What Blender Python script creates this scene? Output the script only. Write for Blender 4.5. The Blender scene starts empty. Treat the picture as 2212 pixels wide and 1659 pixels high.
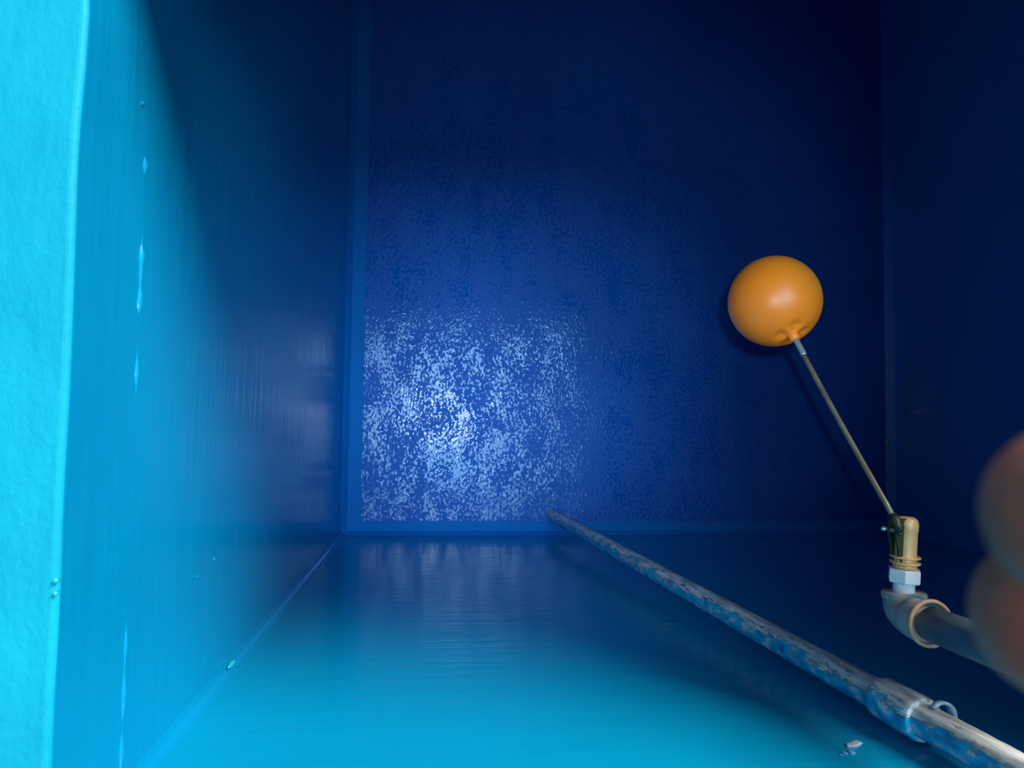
import bpy, bmesh, math, random
from mathutils import Vector, Matrix, noise
random.seed(7)
S = bpy.context.scene
COL = S.collection
H = 2.2                                    # camera height over the tank floor, metres

# ------------------------------------------------------------------ camera, light, exposure
cam = bpy.data.cameras.new('camera')
cam.sensor_width = 36.0
cam.lens = 1650.0 / 2212.0 * 36.0
cam.clip_start = 0.005
cam.dof.use_dof = True
cam.dof.focus_distance = 1.25
cam.dof.aperture_fstop = 11.0
camo = bpy.data.objects.new('camera', cam)
COL.objects.link(camo)
RC = Matrix(((0.9939893420857437, -0.017918643951178502, -0.10800050934556489),
             (0.011578983342874483, 0.9981882192133177, -0.059044103587837654),
             (0.10886282636738763, 0.05743867358058298, 0.9923959309734232)))
camo.matrix_world = Matrix.Translation((0, 0, H)) @ RC.to_4x4()
S.camera = camo

world = bpy.data.worlds.new('sky')
S.world = world
world.use_nodes = True
bg = world.node_tree.nodes['Background']
bg.inputs['Color'].default_value = (1.0, 0.98, 0.95, 1)
bg.inputs['Strength'].default_value = 0.14

def add_sun(name, direction, energy, angle, color):
    l = bpy.data.lights.new(name, 'SUN')
    l.energy, l.angle, l.color = energy, math.radians(angle), color
    o = bpy.data.objects.new(name, l)
    COL.objects.link(o)
    o.rotation_euler = Vector(direction).to_track_quat('Z', 'Y').to_euler()
    return o
suno = add_sun('hazy_daylight', (0.58, 0.66, 0.47), 5.7, 30, (1.0, 0.97, 0.90))
sky_fill_o = add_sun('overhead_sky_fill', (0.03, 0.02, 1.0), 2.8, 30, (0.32, 0.70, 1.0))  # second sun lamp, added as a blue fill standing in for overhead sky
sun = suno.data

flash = bpy.data.lights.new('phone_flash', 'SPOT')
flash.energy = 16.0
flash.spot_size = math.radians(60)
flash.spot_blend = 0.6
flash.shadow_soft_size = 0.006
flash.color = (0.80, 0.89, 1.0)
flo = bpy.data.objects.new('phone_flash', flash)
COL.objects.link(flo)
flo.matrix_world = Matrix.Translation((0.020, 0.022, H + 0.004)) @ Vector((-0.10, -0.12, 1.0)).to_track_quat('Z', 'Y').to_matrix().to_4x4()

vs = S.view_settings
vs.view_transform = 'Standard'
vs.look = 'None'
vs.exposure = 0.0
vs.gamma = 1.0
vs.use_curve_mapping = False
try:
    S.cycles.max_bounces = 14
    S.cycles.diffuse_bounces = 10
    S.cycles.glossy_bounces = 6
    S.cycles.use_denoising = True
    S.cycles.sample_clamp_indirect = 4.0
except Exception:
    pass

# ------------------------------------------------------------------ helpers
def mat(name):
    m = bpy.data.materials.new(name)
    m.use_nodes = True
    nt = m.node_tree
    return m, nt, nt.nodes['Principled BSDF']

def texmap(nt, scale=(1, 1, 1)):
    tc = nt.nodes.new('ShaderNodeTexCoord')
    mp = nt.nodes.new('ShaderNodeMapping')
    mp.inputs['Scale'].default_value = scale
    nt.links.new(tc.outputs['Object'], mp.inputs['Vector'])
    return mp.outputs['Vector']

def noise_n(nt, vec, scale, detail=3, rough=0.5):
    n = nt.nodes.new('ShaderNodeTexNoise')
    n.inputs['Scale'].default_value = scale
    n.inputs['Detail'].default_value = detail
    n.inputs['Roughness'].default_value = rough
    nt.links.new(vec, n.inputs['Vector'])
    return n.outputs['Fac']

def ramp(nt, fac, stops):
    r = nt.nodes.new('ShaderNodeValToRGB')
    els = r.color_ramp.elements
    els[0].position, els[0].color = stops[0][0], (*stops[0][1], 1)
    els[1].position, els[1].color = stops[-1][0], (*stops[-1][1], 1)
    for p, c in stops[1:-1]:
        e = els.new(p)
        e.color = (*c, 1)
    nt.links.new(fac, r.inputs['Fac'])
    return r.outputs['Color']

def bump(nt, bs, height, dist, strength=1.0, prev=None):
    b = nt.nodes.new('ShaderNodeBump')
    b.inputs['Strength'].default_value = strength
    b.inputs['Distance'].default_value = dist
    nt.links.new(height, b.inputs['Height'])
    if prev is not None:
        nt.links.new(prev, b.inputs['Normal'])
    nt.links.new(b.outputs['Normal'], bs.inputs['Normal'])
    return b.outputs['Normal']

def paint(name, ca, cb, rough, layers, blotch=3.0, spec=0.5):
    """enamel paint; layers = [(stretch, noise scale, detail, height)]"""
    m, nt, bs = mat(name)
    v = texmap(nt)
    nt.links.new(ramp(nt, noise_n(nt, v, blotch, 4), [(0.3, ca), (0.7, cb)]), bs.inputs['Base Color'])
    bs.inputs['Roughness'].default_value = rough
    bs.inputs['Specular IOR Level'].default_value = spec
    prev = None
    for st, sc, de, h in layers:
        prev = bump(nt, bs, noise_n(nt, texmap(nt, st), sc, de), h, 1.0, prev)
    return m

def plain(name, c, rough=0.5, metal=0.0, var=0.12, scale=60, h=0.0, sss=0.0):
    m, nt, bs = mat(name)
    v = texmap(nt)
    a = tuple(x * (1 - var) for x in c)
    b = tuple(min(1, x * (1 + var)) for x in c)
    nt.links.new(ramp(nt, noise_n(nt, v, scale, 3), [(0.3, a), (0.7, b)]), bs.inputs['Base Color'])
    bs.inputs['Roughness'].default_value = rough
    bs.inputs['Metallic'].default_value = metal
    if h:
        bump(nt, bs, noise_n(nt, v, scale * 4, 3), h)
    if sss:
        bs.inputs['Subsurface Weight'].default_value = sss
        bs.inputs['Subsurface Radius'].default_value = (1, .35, .2)
        bs.inputs['Subsurface Scale'].default_value = 0.004
    return m

def link(name, me, m=None, parent=None, smooth=True):
    o = bpy.data.objects.new(name, me)
    COL.objects.link(o)
    if m is not None:
        me.materials.append(m)
    if smooth:
        for p in me.polygons:
            p.use_smooth = True
    if parent is not None:
        o.parent = parent
    return o

def bm_obj(name, bm, m, parent=None, smooth=True, bevel=None):
    bmesh.ops.recalc_face_normals(bm, faces=bm.faces[:])
    me = bpy.data.meshes.new(name)
    bm.to_mesh(me)
    bm.free()
    o = link(name, me, m, parent, smooth)
    if bevel:
        md = o.modifiers.new('bevel', 'BEVEL')
        md.width = bevel
        md.segments = 3
    return o

def struct(o):
    o['kind'] = 'structure'
    return o

def root(name, loc, label, cat, group=None):
    e = bpy.data.objects.new(name, None)
    COL.objects.link(e)
    e.location = loc
    e.empty_display_size = 0.03
    e['label'], e['category'] = label, cat
    if group:
        e['group'] = group
    return e

def add_box(bm, lo, hi):
    vs_ = [bm.verts.new((x, y, z)) for x in (lo[0], hi[0]) for y in (lo[1], hi[1]) for z in (lo[2], hi[2])]
    for f in ((0, 1, 3, 2), (4, 6, 7, 5), (0, 4, 5, 1), (2, 3, 7, 6), (0, 2, 6, 4), (1, 5, 7, 3)):
        bm.faces.new([vs_[i] for i in f])

def frames(pts):
    pts = [Vector(p) for p in pts]
    out = []
    t0 = (pts[1] - pts[0]).normalized()
    up = Vector((0, 0, 1)) if abs(t0.z) < 0.9 else Vector((1, 0, 0))
    n = t0.cross(up).normalized()
    for i, p in enumerate(pts):
        t = (pts[min(i + 1, len(pts) - 1)] - pts[max(i - 1, 0)]).normalized()
        n = (n - t * n.dot(t)).normalized()
        out.append((p, t, n, t.cross(n)))
    return out

def add_tube(bm, pts, rad, seg=24, cap=True, warp=None):
    """tube through pts; rad a number or a list"""
    fr = frames(pts)
    rr = rad if isinstance(rad, (list, tuple)) else [rad] * len(pts)
    rings = []
    for i, (p, t, a, b) in enumerate(fr):
        ring = []
        for k in range(seg):
            an = 2 * math.pi * k / seg
            r = rr[i] * (warp(i, an, p) if warp else 1.0)
            ring.append(bm.verts.new(p + (a * math.cos(an) + b * math.sin(an)) * r))
        rings.append(ring)
    for i in range(len(rings) - 1):
        for k in range(seg):
            bm.faces.new((rings[i][k], rings[i][(k + 1) % seg], rings[i + 1][(k + 1) % seg], rings[i + 1][k]))
    if cap:
        bm.faces.new(rings[0][::-1])
        bm.faces.new(rings[-1])
    return rings

def lathe_along(bm, p0, axis, prof, seg=32):
    """prof = [(s, r)...] along the axis from p0"""
    p0, ax = Vector(p0), Vector(axis).normalized()
    up = Vector((0, 0, 1)) if abs(ax.z) < 0.9 else Vector((1, 0, 0))
    a = ax.cross(up).normalized()
    b = ax.cross(a)
    rings = []
    for s, r in prof:
        rings.append([bm.verts.new(p0 + ax * s + (a * math.cos(2 * math.pi * k / seg) + b * math.sin(2 * math.pi * k / seg)) * max(r, 1e-5)) for k in range(seg)])
    for i in range(len(rings) - 1):
        for k in range(seg):
            bm.faces.new((rings[i][k], rings[i][(k + 1) % seg], rings[i + 1][(k + 1) % seg], rings[i + 1][k]))
    bm.faces.new(rings[0][::-1])
    bm.faces.new(rings[-1])

def blob(bm, c, r, axes=(1, 1, 1), rot=None, rough=0.15, sub=3, seed=0):
    res = bmesh.ops.create_icosphere(bm, subdivisions=sub, radius=1.0)
    for v in res['verts']:
        d = v.co.copy()
        k = 1 + rough * noise.noise(d * 1.7 + Vector((seed * 3.1, seed, 0)))
        q = Vector((d.x * axes[0], d.y * axes[1], d.z * axes[2])) * r * k
        if rot is not None:
            q = rot @ q
        v.co = q + Vector(c)

# ------------------------------------------------------------------ materials
M_floor = paint('glossy_blue_floor_paint', (0.0006, 0.096, 0.45), (0.0008, 0.120, 0.51), 0.12,
                [((1, 0.6, 1), 150, 3, 0.00065), ((1, 1, 1), 30, 2, 0.0003)])
# the paint has dried in glossy beads between duller pits
nt = M_floor.node_tree
bs = nt.nodes['Principled BSDF']
bead = noise_n(nt, texmap(nt, (1, 0.7, 1)), 150, 3, 0.65)
patch = noise_n(nt, texmap(nt, (1, 0.5, 1)), 16, 3, 0.6)
mb = nt.nodes.new('ShaderNodeMath'); mb.operation = 'MULTIPLY_ADD'
mb.inputs[1].default_value = 0.50
nt.links.new(patch, mb.inputs[0]); nt.links.new(bead, mb.inputs[2])
nt.links.new(ramp(nt, mb.outputs[0], [(0.765, (0.68, 0.68, 0.68)), (0.80, (0.12, 0.12, 0.12)), (0.84, (0.065, 0.065, 0.065))]), bs.inputs['Roughness'])
M_wall_x = paint('glossy_blue_wall_paint_side', (0.0010, 0.265, 0.53), (0.0012, 0.305, 0.58), 0.16,
                 [((1, 0.05, 1), 60, 3, 0.0008), ((1, 1, 1), 10, 3, 0.0010)])
M_wall_y = paint('glossy_blue_wall_paint_front', (0.0010, 0.29, 0.51), (0.0012, 0.33, 0.56), 0.15,
                 [((0.05, 1, 1), 60, 3, 0.0008), ((1, 1, 1), 10, 3, 0.0010)])
M_cove = paint('blue_cove_paint', (0.0015, 0.18, 0.58), (0.002, 0.21, 0.62), 0.45,
               [((1, 1, 1), 30, 3, 0.001)])
M_roof = paint('cyan_roof_paint', (0.001, 0.33, 0.46), (0.002, 0.41, 0.53), 0.55,
               [((1, 0.45, 1), 42, 4, 0.0022), ((1, 1, 1), 200, 3, 0.0004)], blotch=8, spec=0.2)
M_drip = plain('pale_paint_drip', (0.12, 0.42, 0.68), 0.35, var=0.3, scale=120, h=0.0006)
M_tape_blue = plain('bright_cyan_paint_bead', (0.02, 0.52, 0.70), 0.4, var=0.1)
M_crumb = plain('pale_mortar_crumb', (0.42, 0.50, 0.56), 0.7, var=0.25, scale=200, h=0.0006)
M_orange = plain('orange_float_plastic', (0.88, 0.21, 0.010), 0.40, var=0.10, scale=9, sss=0.1)
M_brass = plain('dull_brass', (1.0, 0.50, 0.20), 0.42, 0.15, var=0.15, scale=90, h=0.0001)
M_brass_dark = plain('shaded_greenish_brass', (0.06, 0.07, 0.035), 0.45, 0.6, var=0.3, scale=90)  # brass on the valve's shadowed side, shade put into the dark colour
M_rod = plain('weathered_brass_rod', (0.30, 0.23, 0.15), 0.42, 0.7, var=0.3, scale=50)
M_zinc = plain('bright_zinc', (0.62, 0.66, 0.64), 0.3, 0.7, var=0.1)
M_white = plain('white_plastic_nut', (0.86, 0.82, 0.80), 0.35, var=0.05)
M_tape = plain('white_thread_tape', (0.88, 0.90, 0.92), 0.5, var=0.05, scale=300, h=0.0003)
M_tan = plain('tan_solvent_ring', (0.50, 0.31, 0.18), 0.5, var=0.2, scale=120)
M_pvc = plain('grey_blue_pipe_plastic', (0.075, 0.135, 0.19), 0.45, var=0.2, scale=30)
M_skin, nt, bs = mat('brown_skin')
v = texmap(nt)
nt.links.new(ramp(nt, noise_n(nt, v, 45, 4), [(0.30, (0.20, 0.060, 0.040)), (0.52, (0.34, 0.078, 0.048)), (0.72, (0.44, 0.090, 0.054))]), bs.inputs['Base Color'])
bs.inputs['Roughness'].default_value = 0.55
bs.inputs['Subsurface Weight'].default_value = 0.15
bs.inputs['Subsurface Scale'].default_value = 0.003
bump(nt, bs, noise_n(nt, texmap(nt, (0.35, 1.4, 1)), 420, 3), 0.0005)
M_nail = plain('fingernail', (0.30, 0.17, 0.15), 0.35, var=0.08)

# grey plastic pipe with blue paint scraped off one side
M_peel, nt, bs = mat('peeling_blue_paint_on_pipe')
v0 = texmap(nt)
sep = nt.nodes.new('ShaderNodeSeparateXYZ')
nt.links.new(v0, sep.inputs[0])
side = nt.nodes.new('ShaderNodeMath'); side.operation = 'MULTIPLY_ADD'   # local +x side is bare, -x side keeps its paint
side.inputs[1].default_value = 13.0; side.inputs[2].default_value = 0.055
nt.links.new(sep.outputs['X'], side.inputs[0])
nz = noise_n(nt, texmap(nt, (1, 1, 0.24)), 100, 6, 0.74)
ad = nt.nodes.new('ShaderNodeMath'); ad.operation = 'ADD'
nt.links.new(nz, ad.inputs[0]); nt.links.new(side.outputs[0], ad.inputs[1])
mask = ramp(nt, ad.outputs[0], [(0.50, (0, 0, 0)), (0.56, (1, 1, 1))])
bare = ramp(nt, noise_n(nt, texmap(nt, (1, 1, 0.12)), 190, 4), [(0.34, (0.40, 0.39, 0.36)), (0.5, (0.70, 0.69, 0.65)), (0.66, (0.90, 0.89, 0.87))])
pnt = ramp(nt, noise_n(nt, texmap(nt, (1, 1, 0.6)), 80, 3), [(0.3, (0.002, 0.26, 0.55)), (0.47, (0.006, 0.50, 0.80)), (0.57, (0.10, 0.55, 0.76)), (0.62, (0.60, 0.68, 0.76))])
mx = nt.nodes.new('ShaderNodeMix'); mx.data_type = 'RGBA'
nt.links.new(mask, mx.inputs[0]); nt.links.new(pnt, mx.inputs[6]); nt.links.new(bare, mx.inputs[7])
nt.links.new(mx.outputs[2], bs.inputs['Base Color'])
bs.inputs['Roughness'].default_value = 0.42
inv = nt.nodes.new('ShaderNodeMath'); inv.operation = 'SUBTRACT'; inv.inputs[0].default_value = 1.0
nt.links.new(mask, inv.inputs[1])
bump(nt, bs, inv.outputs[0], 0.0012)
M_flake = plain('pale_paint_flake', (0.40, 0.50, 0.55), 0.5, var=0.3, scale=150)

# ------------------------------------------------------------------ the tank (setting)
XL, XR, YF, YB = -0.243, 1.400, -0.303, 1.45     # inner faces of the walls
ZC = H - 0.667                                    # underside of the roof slab
ZT = H - 0.550                                    # top of the roof slab
HX0, HX1, HY0, HY1 = XL, 0.600, YF, 0.445         # hatch opening, flush with the left and front walls
T = 0.12

def fz(x, y):                                     # the floor drains to the left front corner
    return 0.016 * (x - XL) + 0.010 * (y - YF)

bm = bmesh.new()
n = 40
grid = [[None] * (n + 1) for _ in range(n + 1)]
for i in range(n + 1):
    for j in range(n + 1):
        x = XL - T + (XR - XL + 2 * T) * i / n
        y = YF - T + (YB - YF + 2 * T) * j / n
        grid[i][j] = bm.verts.new((x, y, fz(x, y)))
for i in range(n):
    for j in range(n):
        bm.faces.new((grid[i][j], grid[i + 1][j], grid[i + 1][j + 1], grid[i][j + 1]))
ext = bmesh.ops.extrude_face_region(bm, geom=bm.faces[:])
for vv in [g for g in ext['geom'] if isinstance(g, bmesh.types.BMVert)]:
    vv.co.z = -0.15
floor = struct(bm_obj('floor', bm, M_floor, smooth=False))

def wall(name, pts, m):
    """prism between two (x,y) inner bottom/top outlines"""
    bm = bmesh.new()
    vb = [bm.verts.new(p) for p in pts]
    for f in ((0, 1, 2, 3), (7, 6, 5, 4), (0, 4, 5, 1), (1, 5, 6, 2), (2, 6, 7, 3), (3, 7, 4, 0)):
        bm.faces.new([vb[k] for k in f])
    return struct(bm_obj(name, bm, m, smooth=False))

def box_pts(x0, x1, y0, y1, z0, z1, dx0=0, dx1=0, dy0=0, dy1=0):
    return [(x0 + dx0, y0 + dy0, z0), (x1 + dx1, y0 + dy0, z0), (x1 + dx1, y1 + dy1, z0), (x0 + dx0, y1 + dy1, z0),
            (x0, y0, z1), (x1, y0, z1), (x1, y1, z1), (x0, y1, z1)]
wall_l = wall('wall_left', box_pts(XL - T, XL, YF - T, YB + T, -0.15, ZC, dx1=0.010), M_wall_x)
wall('wall_front', box_pts(XL, XR, YF - T, YF, -0.15, ZC, dy1=0.006), M_wall_y)
wall('wall_right', box_pts(XR, XR + T, YF - T, YB + T, -0.15, ZC), M_wall_x)
wall('wall_back', box_pts(XL, XR, YB, YB + T, -0.15, ZC), M_wall_y)

# roof slab with the hatch hole (the slab reaches out over the walls)
def slab():
    bm = bmesh.new()
    OX0, OX1, OY0, OY1 = -1.15, XR + T, -1.05, YB + T
    xs = sorted(set([OX0, -0.8, -0.6, -0.45, -0.35, HX0, 0.0, 0.25, HX1, 0.8, 1.1, OX1]))
    def dense(lst, step):
        out = [lst[0]]
        for a, b in zip(lst, lst[1:]):
            k = max(1, int(math.ceil((b - a) / step)))
            out += [a + (b - a) * (q + 1) / k for q in range(k)]
        return out
    xs = dense([OX0, HX0, HX1, OX1], 0.04)
    ys = dense([OY0, HY0, HY1, OY1], 0.04)
    def inside(x, y):
        return HX0 < x < HX1 and HY0 < y < HY1
    vt, vb = {}, {}
    def V(d, i, j, z):
        if (i, j) not in d:
            x, y = xs[i], ys[j]
            zz = z + (0.003 * noise.noise(Vector((x * 6, y * 6, 3))) if z == ZT else 0)
            # the mason's edge is not dead straight
            if abs(x - HX0) < 1e-6 and HY0 - 1e-6 <= y <= HY1 + 1e-6 and z == ZT:
                x += 0.004 * noise.noise(Vector((0, y * 9, 1))) - 0.002
            d[(i, j)] = bm.verts.new((x, y, zz))
        return d[(i, j)]
    for i in range(len(xs) - 1):
        for j in range(len(ys) - 1):
            mx_, my_ = (xs[i] + xs[i + 1]) / 2, (ys[j] + ys[j + 1]) / 2
            if inside(mx_, my_):
                continue
            bm.faces.new([V(vt, a, b, ZT) for a, b in ((i, j), (i + 1, j), (i + 1, j + 1), (i, j + 1))])
            bm.faces.new([V(vb, a, b, ZC) for a, b in ((i, j + 1), (i + 1, j + 1), (i + 1, j), (i, j))])
    edges = [e for e in bm.edges if e.is_boundary and all(v in set(vt.values()) for v in e.verts)]
    inv_t = {v: k for k, v in vt.items()}
    for e in edges:
        a, b = e.verts
        bm.faces.new((a, b, vb[inv_t[b]], vb[inv_t[a]]))
    bmesh.ops.recalc_face_normals(bm, faces=bm.faces[:])
    rim = []
    for e in bm.edges:
        a, b = e.verts
        if a in inv_t and b in inv_t and len(e.link_faces) == 2:
            n1, n2 = e.link_faces[0].normal, e.link_faces[1].normal
            if n1.dot(n2) < 0.3:
                rim.append(e)
    bmesh.ops.bevel(bm, geom=rim, offset=0.005, segments=4, profile=0.5, affect='EDGES')
    # the hatch throat is coated with the tank's own paint, the top with the roof's
    me = bpy.data.meshes.new('ceiling')
    for f in bm.faces:
        c = f.calc_center_median()
        top = f.normal.z > 0.35
        f.material_index = 0 if top else 1
    bm.to_mesh(me)
    bm.free()
    o = link('ceiling', me, M_roof)
    me.materials.append(M_wall_x)
    for p in me.polygons:
        p.use_smooth = False
    return struct(o)
ceiling = slab()
for y, rr in ((-0.1050, 0.0018), (-0.1135, 0.0016)):
    bm = bmesh.new()
    blob(bm, (-0.2465, y, ZT + 0.0008), rr, (1, 1, 0.8), seed=2)
    bm_obj('paint_bead', bm, M_tape_blue, ceiling)
for y, d, rr in ((-0.1528, 0.918, 0.0022), (-0.1605, 0.856, 0.0016), (0.2687, 0.656, 0.0020), (0.0294, 0.850, 0.0014)):
    bm = bmesh.new()
    blob(bm, (XL + 0.0100 * max(0, (d - 0.667) / 1.68) + 0.0004, y, H - d), rr, (0.6, 1, 1.3), seed=6)
    bm_obj('paint_bead', bm, M_wall_x, wall_l)
bm = bmesh.new()
blob(bm, (XL + 0.007, YF + 0.010, H - 0.990), 0.0055, (0.45, 0.45, 2.6), seed=9, rough=0.5)
bm_obj('paint_bead', bm, M_tape_blue, wall_l)

# chamfered cement coves along the foot of the walls
def cove(name, a, b, inward, w, h, lumps=None):
    a, b, inn = Vector(a), Vector(b), Vector(inward)
    N = 48
    bm = bmesh.new()
    rows = []
    for i in range(N + 1):
        p = a.lerp(b, i / N)
        ww = w * (1 + 0.05 * noise.noise(Vector((i * 0.55, w * 90, 0))))
        back = p - inn * 0.03
        tip = p + inn * ww
        row = [bm.verts.new((back.x, back.y, fz(*back.xy) - 0.02)),
               bm.verts.new((tip.x, tip.y, fz(*tip.xy) - 0.02)),
               bm.verts.new((tip.x, tip.y, fz(*tip.xy) + 0.0025)),
               bm.verts.new((p.x + inn.x * ww * 0.30, p.y + inn.y * ww * 0.30, fz(*p.xy) + h * 0.52)),
               bm.verts.new((p.x, p.y, fz(*p.xy) + h)),
               bm.verts.new((back.x, back.y, fz(*back.xy) + h))]
        rows.append(row)
    for r0, r1 in zip(rows, rows[1:]):
        for k in range(6):
            bm.faces.new((r0[k], r0[(k + 1) % 6], r1[(k + 1) % 6], r1[k]))
    bm.faces.new(rows[0]); bm.faces.new(rows[-1][::-1])
    return struct(bm_obj(name, bm, M_cove, smooth=False))
cove('baseboard_left', (XL + 0.009, YF, 0), (XL + 0.009, YB, 0), (1, 0, 0), 0.050, 0.045)
cove('baseboard_front', (XL, YF + 0.005, 0), (XR, YF + 0.005, 0), (0, 1, 0), 0.036, 0.035)
cove_r = cove('baseboard_right', (XR, YF, 0), (XR, YB, 0), (-1, 0, 0), 0.030, 0.035)
cove('baseboard_back', (XL, YB, 0), (XR, YB, 0), (0, -1, 0), 0.030, 0.035)

for y, rr, st in ((0.009, 0.0034, 2.6), (-0.026, 0.0042, 3.0), (-0.067, 0.0038, 2.2), (-0.102, 0.0030, 2.0), (-0.155, 0.0034, 1.2), (0.065, 0.0024, 2.4)):
    bm = bmesh.new()
    blob(bm, (XR - 0.029, y, fz(XR, y) + 0.006), rr, (1, st, 0.7), seed=int(100 * abs(y)), rough=0.5)
    bm_obj('dried_splash', bm, M_crumb, cove_r)

# rounded fillet up the left front corner
bm = bmesh.new()
rows = []
RF = 0.013
for i in range(60):
    z = 0.03 + (ZC - 0.03) * i / 59
    k = 1 + 0.12 * noise.noise(Vector((0, 0, z * 7)))
    lean = 1 - z / ZC
    cx, cy = XL + 0.010 * lean + RF * k, YF + 0.006 * lean + RF * k
    row = [bm.verts.new((cx - RF * k - 0.02, cy - RF * k - 0.02, z))]
    for q in range(9):
        an = math.pi + (math.pi / 2) * q / 8
        row.append(bm.verts.new((cx + RF * k * math.cos(an), cy + RF * k * math.sin(an), z)))
    rows.append(row)
for r0, r1 in zip(rows, rows[1:]):
    for k in range(10):
        bm.faces.new((r0[k], r0[(k + 1) % 10], r1[(k + 1) % 10], r1[k]))
bm.faces.new(rows[0]); bm.faces.new(rows[-1][::-1])
struct(bm_obj('trim_1', bm, M_wall_x))

# lumpy paint ridges where the slab meets the walls
def ridge(name, a, b, r, m, seed, lumps=()):
    bm = bmesh.new()
    N = 110
    pts, rad = [], []
    for i in range(N + 1):
        p = Vector(a).lerp(Vector(b), i / N)
        s = (p - Vector(a)).length
        k = 0.55 + 0.5 * abs(noise.noise(Vector((s * 22, seed, 0)))) + 0.3 * noise.noise(Vector((s * 70, seed, 4)))
        for c, w, g in lumps:
            k += g * math.exp(-((s - c) / w) ** 2)
        p = p + Vector((0, 0, 0.0025 * noise.noise(Vector((s * 12, seed + 9, 0)))))
        pts.append(p); rad.append(r * max(0.25, k))
    add_tube(bm, pts, rad, 10)
    return struct(bm_obj(name, bm, m))
ridge('trim_2', (XL - 0.001, YF + 0.012, ZC), (XL - 0.001, HY1 + 0.2, ZC), 0.0017, M_wall_x, 1,
      lumps=((0.025, 0.010, 1.5), (0.072, 0.016, 1.3), (0.110, 0.012, 1.0), (0.335, 0.012, 1.2), (0.395, 0.007, 2.2), (0.415, 0.006, 1.2), (0.432, 0.007, 2.0), (0.51, 0.004, 1.6)))
ridge('trim_3', (XL, YF - 0.0012, ZC), (HX1 + 0.3, YF - 0.0012, ZC), 0.0018, M_wall_y, 5)

# ------------------------------------------------------------------ ball float valve
def wp(x, y, d):                                   # d = depth below the camera
    return Vector((x, y, H - d))
ball_c = wp(0.4152, 0.1586, 0.88)
rod_top = wp(0.4575, -0.0835, 0.712)
rdir = (rod_top - ball_c).normalized()
valve = root('float_valve', wp(0.4735, -0.118, 0.745), 'orange ball float on a thin rod hinged to a brass valve body', 'float valve')
VO = valve.location.copy()
def vpart(name, bm, m, parent=None, **k):
    bmesh.ops.translate(bm, verts=bm.verts[:], vec=-VO)
    return bm_obj(name, bm, m, parent or valve, **k)

RB = 0.0550
bm = bmesh.new()
bmesh.ops.create_uvsphere(bm, u_segments=72, v_segments=48, radius=RB)
rot = rdir.to_track_quat('Z', 'Y').to_matrix()
for vtx in bm.verts:                               # puckered neck around the rod socket (local +z)
    d = vtx.co.normalized()
    an = math.acos(max(-1, min(1, d.z)))
    th = math.atan2(d.y, d.x)
    k = 1.0
    k -= 0.035 * math.exp(-((an - 0.26) / 0.10) ** 2) * (1 + 0.9 * math.cos(4 * th))
    vtx.co = rot @ (d * RB * k) + ball_c
float_ball = vpart('float_ball', bm, M_orange)
bm = bmesh.new()
lathe_along(bm, ball_c + rdir * (RB - 0.004), rdir, [(0, 0.0085), (0.003, 0.0075), (0.006, 0.0062), (0.011, 0.0056), (0.0118, 0.004), (0.012, 0.0)], 20)
vpart('socket', bm, M_orange, float_ball)
a = ball_c + rdir * (RB + 0.004)
L = (rod_top - a).length
bm = bmesh.new()
add_tube(bm, [a + rdir * (L * i / 12) + Vector((0, 0, -0.0025 * math.sin(math.pi * i / 12))) for i in range(13)], 0.0029, 16)
rod = vpart('rod', bm, M_rod)
bm = bmesh.new()                                   # bright threaded end at the ball
add_tube(bm, [a + rdir * s for s in [0.003 + q * 0.0006 for q in range(40)]], [0.0036 if q % 2 else 0.0030 for q in range(40)], 14)
vpart('threaded_end', bm, M_zinc, rod)

ax = (wp(0.4746, -0.083, 0.718) - wp(0.4725, -0.149, 0.722)).normalized()
b0 = wp(0.4725, -0.149, 0.722)
bm = bmesh.new()
lathe_along(bm, b0, ax, [(0.016, 0.0085), (0.016, 0.0110), (0.0195, 0.0112), (0.020, 0.0104), (0.0275, 0.0104), (0.029, 0.0102), (0.052, 0.0102),
                         (0.0535, 0.0107), (0.0600, 0.0107), (0.0640, 0.0098), (0.0665, 0.0072), (0.0672, 0.0)], 40)
body = vpart('valve_body', bm, M_brass)
for s in (0.0205, 0.0262):
    bm = bmesh.new()
    lathe_along(bm, b0 + ax * s, ax, [(0, 0.009), (0, 0.0132), (0.0005, 0.0142), (0.0016, 0.0142), (0.0021, 0.0132), (0.0021, 0.009)], 36)
    vpart('flange', bm, M_brass, body)
bm = bmesh.new()                                   # white hexagonal back nut
lathe_along(bm, b0 + ax * 0.002, ax, [(0, 0.008), (0, 0.0150), (0.001, 0.0158), (0.0125, 0.0158), (0.0135, 0.0150), (0.0135, 0.008)], 6)
vpart('back_nut', bm, M_white, smooth=False, bevel=0.0008)
bm = bmesh.new()                                   # taped thread going into the elbow
add_tube(bm, [b0 + ax * (-0.015 + 0.0015 * q) for q in range(12)], [0.0098 + 0.0004 * (q % 2) for q in range(12)], 24)
vpart('taped_thread', bm, M_tape)
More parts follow.
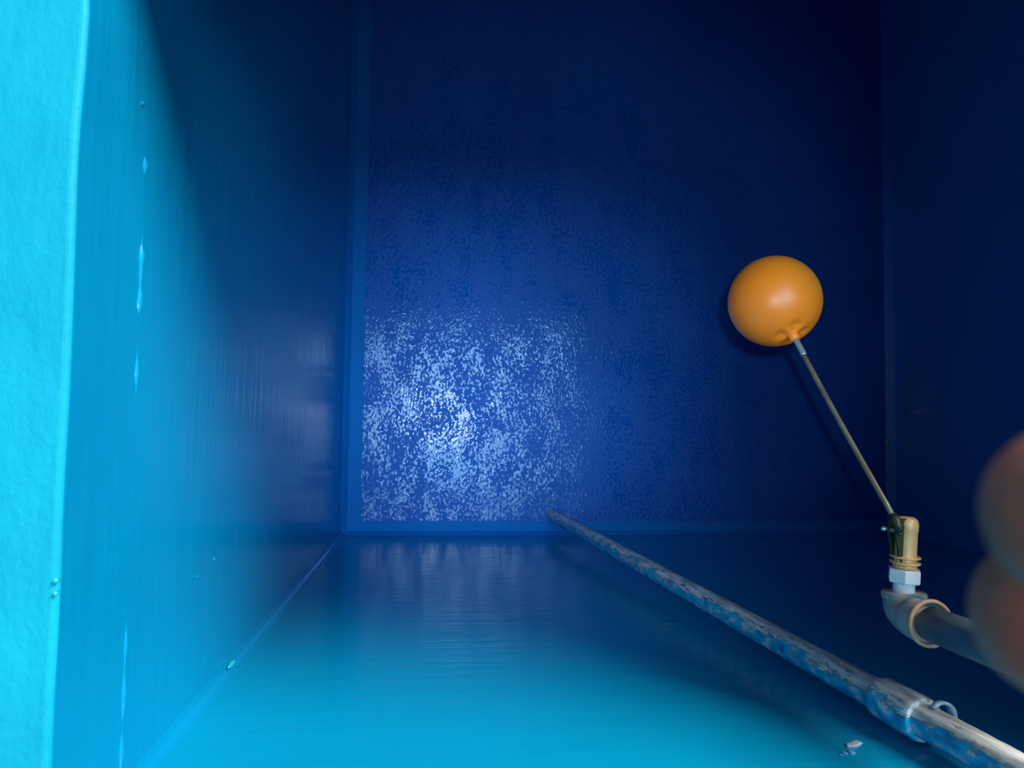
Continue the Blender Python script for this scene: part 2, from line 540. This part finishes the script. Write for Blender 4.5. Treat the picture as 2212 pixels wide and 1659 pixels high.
# hinge fork on the side of the body with its pin
side = Vector((-1, 0, 0.12)).normalized()
up = side.cross(ax).normalized()
bm = bmesh.new()
for o_ in (-0.0062, 0.0040):
    p = b0 + side * 0.0085 + up * o_
    pts = [p + ax * 0.022, p + ax * 0.030 + side * 0.004, p + ax * 0.050 + side * 0.0085, p + ax * 0.0620 + side * 0.0085, p + ax * 0.066 + side * 0.003, p + ax * 0.066 - side * 0.003, p + ax * 0.022 - side * 0.003]
    lo = [bm.verts.new(q) for q in pts]
    hi = [bm.verts.new(q + up * 0.0022) for q in pts]
    bm.faces.new(lo); bm.faces.new(hi[::-1])
    for k in range(7):
        bm.faces.new((lo[k], lo[(k + 1) % 7], hi[(k + 1) % 7], hi[k]))
vpart('hinge_fork', bm, M_brass_dark, smooth=False)
bm = bmesh.new()                                   # lever block that takes the rod
add_tube(bm, [rod_top - rdir * 0.004, rod_top + rdir * 0.002, rod_top + rdir * 0.010, b0 + ax * 0.048 + side * 0.010], [0.0042, 0.0046, 0.0044, 0.0040], 14)
vpart('lever', bm, M_brass_dark)
bm = bmesh.new()
pc = b0 + ax * 0.0535 + side * 0.0145
add_tube(bm, [pc - up * 0.010, pc - up * 0.0095, pc + up * 0.0095, pc + up * 0.010], [0.0012, 0.0020, 0.0020, 0.0012], 12)
vpart('hinge_pin', bm, M_zinc)
bm = bmesh.new()
blob(bm, pc + up * 0.0100 + side * 0.003, 0.0028, (1.2, 0.9, 0.8), seed=4)
vpart('pin_head', bm, M_zinc)

# ------------------------------------------------------------------ supply pipe with its elbow
sp = root('supply_pipe', wp(0.468, -0.175, 0.74), 'grey blue supply pipe with an elbow and tan ring, beside the hand', 'pipe')
SO = sp.location.copy()
def spart(name, bm, m, parent=None, **k):
    bmesh.ops.translate(bm, verts=bm.verts[:], vec=-SO)
    return bm_obj(name, bm, m, parent or sp, **k)
px_, py_ = 0.4690, -0.1765
pts = [wp(px_, py_, 0.675)]
pts += [wp(px_, py_, 0.60), wp(px_, py_, 0.50), wp(px_, py_, 0.42), wp(px_, py_, 0.36)]
for q in range(1, 9):
    an = math.pi / 2 * q / 8
    pts.append(wp(px_ + 0.05 * (1 - math.cos(an)), py_, 0.36 - 0.05 * math.sin(an)))
pts += [wp(0.7, py_, 0.31), wp(1.0, py_, 0.31), wp(1.45, py_, 0.31)]
bm = bmesh.new()
add_tube(bm, pts, 0.0162, 28)
spart('pipe', bm, M_pvc)
M_elbow, nt, bs = mat('grey_elbow_with_cyan_overpaint')
nt.links.new(ramp(nt, noise_n(nt, texmap(nt), 34, 3), [(0.38, (0.05, 0.28, 0.34)), (0.42, (0.36, 0.30, 0.28)), (0.62, (0.62, 0.46, 0.40))]), bs.inputs['Base Color'])
bs.inputs['Roughness'].default_value = 0.4
epts, er = [], []
for d, r in ((0.680, 0.0208), (0.684, 0.0208), (0.690, 0.0206), (0.6990, 0.0203), (0.7000, 0.0190)):
    epts.append(wp(px_, py_, d)); er.append(r)
eb = Vector((b0.x - 0.002, b0.y, b0.z))
for q in range(1, 10):
    t = q / 9
    an = math.pi / 2 * t
    epts.append(Vector((px_ + (b0.x - px_) * t, py_ + 0.0120 * (1 - math.cos(an)), H - 0.700 - 0.022 * math.sin(an))))
    er.append(0.0195)
e = epts[-1]
for dy, r in ((0.001, 0.0200), (0.002, 0.0208), (0.0065, 0.0208), (0.0080, 0.0200)):
    epts.append(e + Vector((0, dy, 0))); er.append(r)
bm = bmesh.new()
add_tube(bm, epts, er, 32)
spart('elbow', bm, M_elbow)
bm = bmesh.new()
N1, N2 = 40, 10
rg = []
for i in range(N1):
    A = 2 * math.pi * i / N1
    R_ = 0.0205
    rg.append([bm.verts.new(wp(px_ + (R_ + 0.0021 * math.cos(B)) * math.cos(A), py_ + (R_ + 0.0021 * math.cos(B)) * math.sin(A), 0.678 + 0.0030 * math.sin(B)))
               for B in [2 * math.pi * j / N2 for j in range(N2)]])
for i in range(N1):
    for j in range(N2):
        bm.faces.new((rg[i][j], rg[(i + 1) % N1][j], rg[(i + 1) % N1][(j + 1) % N2], rg[i][(j + 1) % N2]))
spart('ring', bm, M_tan)

# ------------------------------------------------------------------ long pipe with peeling paint
P0, P1 = wp(0.356, -0.2445, 2.185), wp(0.4936, -0.2797, 0.560)
lp = root('wall_pipe', P0, 'long grey pipe with peeling blue paint running down to the tank floor', 'pipe')
axd = (P1 - P0).normalized()
# local frame: z along the pipe, +x towards the bare side (back and right)
xb = Vector((0.55, 0.80, 0.2)); xb = (xb - axd * xb.dot(axd)).normalized()
yb = axd.cross(xb)
lp.matrix_world = Matrix.Translation(P0) @ Matrix((xb, yb, axd)).transposed().to_4x4()
LW = lp.matrix_world.copy()
LEN = (P1 - P0).length
def lump(i, an, p):
    z = p.z
    return 1 + 0.035 * noise.noise(Vector((math.cos(an) * 1.4, math.sin(an) * 1.4, z * 30))) + 0.03 * noise.noise(Vector((math.cos(an) * 3, math.sin(an) * 3, z * 90)))
pts = [Vector((0, 0, -0.01 + (LEN + 0.01) * i / 260)) for i in range(261)]
top = pts[-1]
rad = [0.0165] * len(pts)
bm = bmesh.new()
add_tube(bm, pts, rad, 28, warp=lump)
bm_obj('pipe', bm, M_peel, lp)
ZA = LEN - (0.770 - 0.560)
bm = bmesh.new()
cp = [0, 0.001, 0.004, 0.02, 0.04, 0.058, 0.062, 0.063]
cr = [0.0170, 0.0205, 0.0216, 0.0216, 0.0218, 0.0216, 0.0208, 0.0172]
fine_p, fine_r = [], []
for k in range(len(cp) - 1):
    for q in range(4):
        t = q / 4
        fine_p.append(Vector((0, 0, ZA + cp[k] * (1 - t) + cp[k + 1] * t)))
        fine_r.append(cr[k] * (1 - t) + cr[k + 1] * t)
add_tube(bm, fine_p, fine_r, 32, warp=lump)
bm_obj('coupling', bm, M_peel, lp)
# curled strips of loose paint
def curl(name, z, ang, turn, r0, w, lift, m):
    bm = bmesh.new()
    prev = None
    N = 18
    for i in range(N + 1):
        t = i / N
        a_ = ang + turn * t
        r = r0 + lift * math.sin(math.pi * min(1, t * 1.0)) * (0.4 + 0.6 * t)
        c = Vector((math.cos(a_) * r, math.sin(a_) * r, z + 0.010 * t))
        ww = w * (0.5 + 0.5 * math.sin(math.pi * (0.12 + 0.8 * t)))
        nrm = Vector((math.cos(a_), math.sin(a_), 0)) * 0.0011
        q = [bm.verts.new(c + Vector((0, 0, -ww)) + nrm), bm.verts.new(c + Vector((0, 0, ww)) + nrm * 1.5), bm.verts.new(c + Vector((0, 0, ww)) - nrm), bm.verts.new(c + Vector((0, 0, -ww)) - nrm)]
        if prev:
            for k in range(4):
                bm.faces.new((prev[k], prev[(k + 1) % 4], q[(k + 1) % 4], q[k]))
        else:
            bm.faces.new(q)
        prev = q
    bm.faces.new(prev[::-1])
    o = bm_obj(name, bm, m, lp)
    return o
curl('paint_flake', ZA + 0.066, -1.9, 2.6, 0.0178, 0.0046, 0.011, M_flake)
curl('paint_flake', LEN - 0.075, -1.2, 0.7, 0.0172, 0.010, 0.005, M_flake)
# the pipe leaves through the hatch: elbow and a run over the roof, out of the picture
bm = bmesh.new()
e0 = LW.inverted() @ P1
q = []
for s in range(9):
    an = math.pi / 2 * s / 8
    q.append(P1 + Vector((0, -0.04 * (1 - math.cos(an)), 0.04 * math.sin(an) + 0.10 * 0)))
q = [P1 - axd * 0.01] + q + [q[-1] + Vector((0, -0.3, 0)), q[-1] + Vector((0, -0.6, 0))]
q = [LW.inverted() @ p for p in q]
add_tube(bm, q, 0.0165, 24)
bm_obj('bent_end', bm, M_peel, lp)

# ------------------------------------------------------------------ specks of mortar and paint
def speck(name, c, r, axes, m, label, cat, group, seed, rz=0.0, rough=0.5):
    bm = bmesh.new()
    blob(bm, (0, 0, 0), r, axes, Matrix.Rotation(rz, 3, 'Y'), rough, 3, seed)
    o = bm_obj(name, bm, m)
    o.location = c
    if label:
        o['label'], o['category'] = label, cat
        if group:
            o['group'] = group
    return o
def on_front(d, x):                                # point on the front wall
    return Vector((x, YF + 0.006 * (d - 0.667) / 1.53 + 0.0006, H - d))
speck('mortar_smear', on_front(0.722, 0.417), 0.011, (1.0, 0.16, 0.40), M_crumb,
      'largest pale mortar smear on the wall just under the peeling pipe coupling', 'mortar', None, 3, 0.5)
for x, d, r, s, lab in ((0.3975, 0.703, 0.0030, 5, 'middle one of three tiny pale specks left of the largest mortar smear'),
                        (0.405, 0.705, 0.0036, 6, 'tiny pale speck closest to the largest mortar smear on the blue wall'),
                        (0.392, 0.700, 0.0018, 8, 'smallest pale speck, furthest from the largest mortar smear on the blue wall')):
    speck('mortar_speck', on_front(d, x), r, (0.8, 0.35, 1.0), M_drip, lab, 'mortar', 'tiny specks beside the mortar smear', s)

# ------------------------------------------------------------------ the hand (one continuous skin)
def chain(bm, pts, rad):
    """rounded tapered chain of overlapping bodies; merged later by a voxel remesh"""
    P, Rr = [], []
    pts = [Vector(p) for p in pts]
    for i in range(len(pts) - 1):
        for k in range(8):
            t = k / 8
            P.append(pts[i].lerp(pts[i + 1], t)); Rr.append(rad[i] * (1 - t) + rad[i + 1] * t)
    P.append(pts[-1]); Rr.append(rad[-1])
    # smooth the bends
    for _ in range(3):
        P = [P[0]] + [(P[i - 1] + P[i] * 2 + P[i + 1]) / 4 for i in range(1, len(P) - 1)] + [P[-1]]
    add_tube(bm, P, Rr, 20)
    for p, r in ((P[0], Rr[0]), (P[-1], Rr[-1])):
        res = bmesh.ops.create_icosphere(bm, subdivisions=3, radius=r)
        bmesh.ops.translate(bm, verts=res['verts'], vec=p)

hand_o = Vector((0.20, -0.06, H - 0.13))
def hp(x, y, d):
    return Vector((x, y, H - d)) - hand_o
bm = bmesh.new()
chain(bm, [hp(0.0835, -0.0100, 0.090), hp(0.1060, -0.0070, 0.098), hp(0.136, -0.011, 0.110), hp(0.176, -0.026, 0.122), hp(0.225, -0.046, 0.130)],
      [0.0118, 0.0124, 0.0128, 0.0132, 0.0135])                                                           # index finger
chain(bm, [hp(0.0995, -0.0285, 0.112), hp(0.1180, -0.0375, 0.119), hp(0.144, -0.049, 0.125), hp(0.180, -0.062, 0.128), hp(0.228, -0.066, 0.132)],
      [0.0130, 0.0134, 0.0134, 0.0136, 0.0138])                                                           # middle finger
chain(bm, [hp(0.1450, -0.0700, 0.118), hp(0.1460, -0.0790, 0.134), hp(0.165, -0.086, 0.140), hp(0.195, -0.087, 0.136), hp(0.230, -0.086, 0.133)],
      [0.0088, 0.0100, 0.0108, 0.0115, 0.0130])                                                           # ring finger
chain(bm, [hp(0.1750, -0.0960, 0.118), hp(0.1760, -0.1050, 0.131), hp(0.190, -0.110, 0.137), hp(0.210, -0.108, 0.135), hp(0.235, -0.104, 0.132)],
      [0.0075, 0.0086, 0.0092, 0.0100, 0.0115])                                                           # little finger
chain(bm, [hp(0.150, 0.034, 0.098), hp(0.170, 0.030, 0.110), hp(0.200, 0.010, 0.120), hp(0.245, -0.022, 0.128), hp(0.285, -0.052, 0.132)],
      [0.0100, 0.0118, 0.0125, 0.0165, 0.0180])                                                           # thumb
for y0, y1 in ((-0.046, -0.058), (-0.066, -0.072), (-0.086, -0.085), (-0.104, -0.096)):                      # palm
    chain(bm, [hp(0.222, y0, 0.130), hp(0.260, (y0 + y1) / 2, 0.133), hp(0.312, y1, 0.134)], [0.0132, 0.0150, 0.0170])
chain(bm, [hp(0.300, -0.078, 0.134), hp(0.345, -0.088, 0.134), hp(0.42, -0.115, 0.130), hp(0.56, -0.18, 0.118)], [0.026, 0.0265, 0.031, 0.040])  # wrist and forearm
chain(bm, [hp(0.300, -0.060, 0.134), hp(0.345, -0.074, 0.134), hp(0.42, -0.100, 0.130), hp(0.56, -0.165, 0.118)], [0.022, 0.0240, 0.031, 0.040])
me = bpy.data.meshes.new('hand_raw')
bmesh.ops.recalc_face_normals(bm, faces=bm.faces[:])
bm.to_mesh(me); bm.free()
tmp = bpy.data.objects.new('hand_raw', me)
COL.objects.link(tmp)
md = tmp.modifiers.new('r', 'REMESH'); md.mode = 'VOXEL'; md.voxel_size = 0.0016; md.use_smooth_shade = True
sm = tmp.modifiers.new('s', 'SMOOTH'); sm.factor = 0.5; sm.iterations = 6
dg = bpy.context.evaluated_depsgraph_get()
hm = bpy.data.meshes.new_from_object(tmp.evaluated_get(dg))
bpy.data.objects.remove(tmp)
hand = link('hand', hm, M_skin)
hand.location = hand_o
hand['label'] = 'brown hand reaching in at the frame edge, two blurred fingertips close to the lens'
hand['category'] = 'hand'
# finger nails on the far side of the tips
for c, dr in ((hp(0.0835, -0.0100, 0.090), (-1, -0.1, 0.3)), (hp(0.1005, -0.0290, 0.1125), (-1, 0.5, 0.3)), (hp(0.150, 0.034, 0.098), (-0.9, 0.3, 0.4))):
    d = Vector(dr).normalized()
    bm = bmesh.new()
    nrm = (Vector((0, 0, -1)) - d * Vector((0, 0, -1)).dot(d)).normalized()
    s_ = d.cross(nrm)
    rows = []
    for i in range(9):
        u = -0.010 + 0.014 * i / 8
        row = []
        for j in range(9):
            w_ = (j / 8 - 0.5) * 1.3
            hw = 1 - 0.25 * (i / 8) ** 3
            row.append(bm.verts.new(c + d * u + (nrm * math.cos(w_ * hw) + s_ * math.sin(w_ * hw)) * (0.0122 - 0.9 * max(0, u) ** 1.2)))
        rows.append(row)
    for i in range(8):
        for j in range(8):
            bm.faces.new((rows[i][j], rows[i + 1][j], rows[i + 1][j + 1], rows[i][j + 1]))
    o = bm_obj('fingernail', bm, M_nail, hand)
    so = o.modifiers.new('t', 'SOLIDIFY'); so.thickness = 0.0007
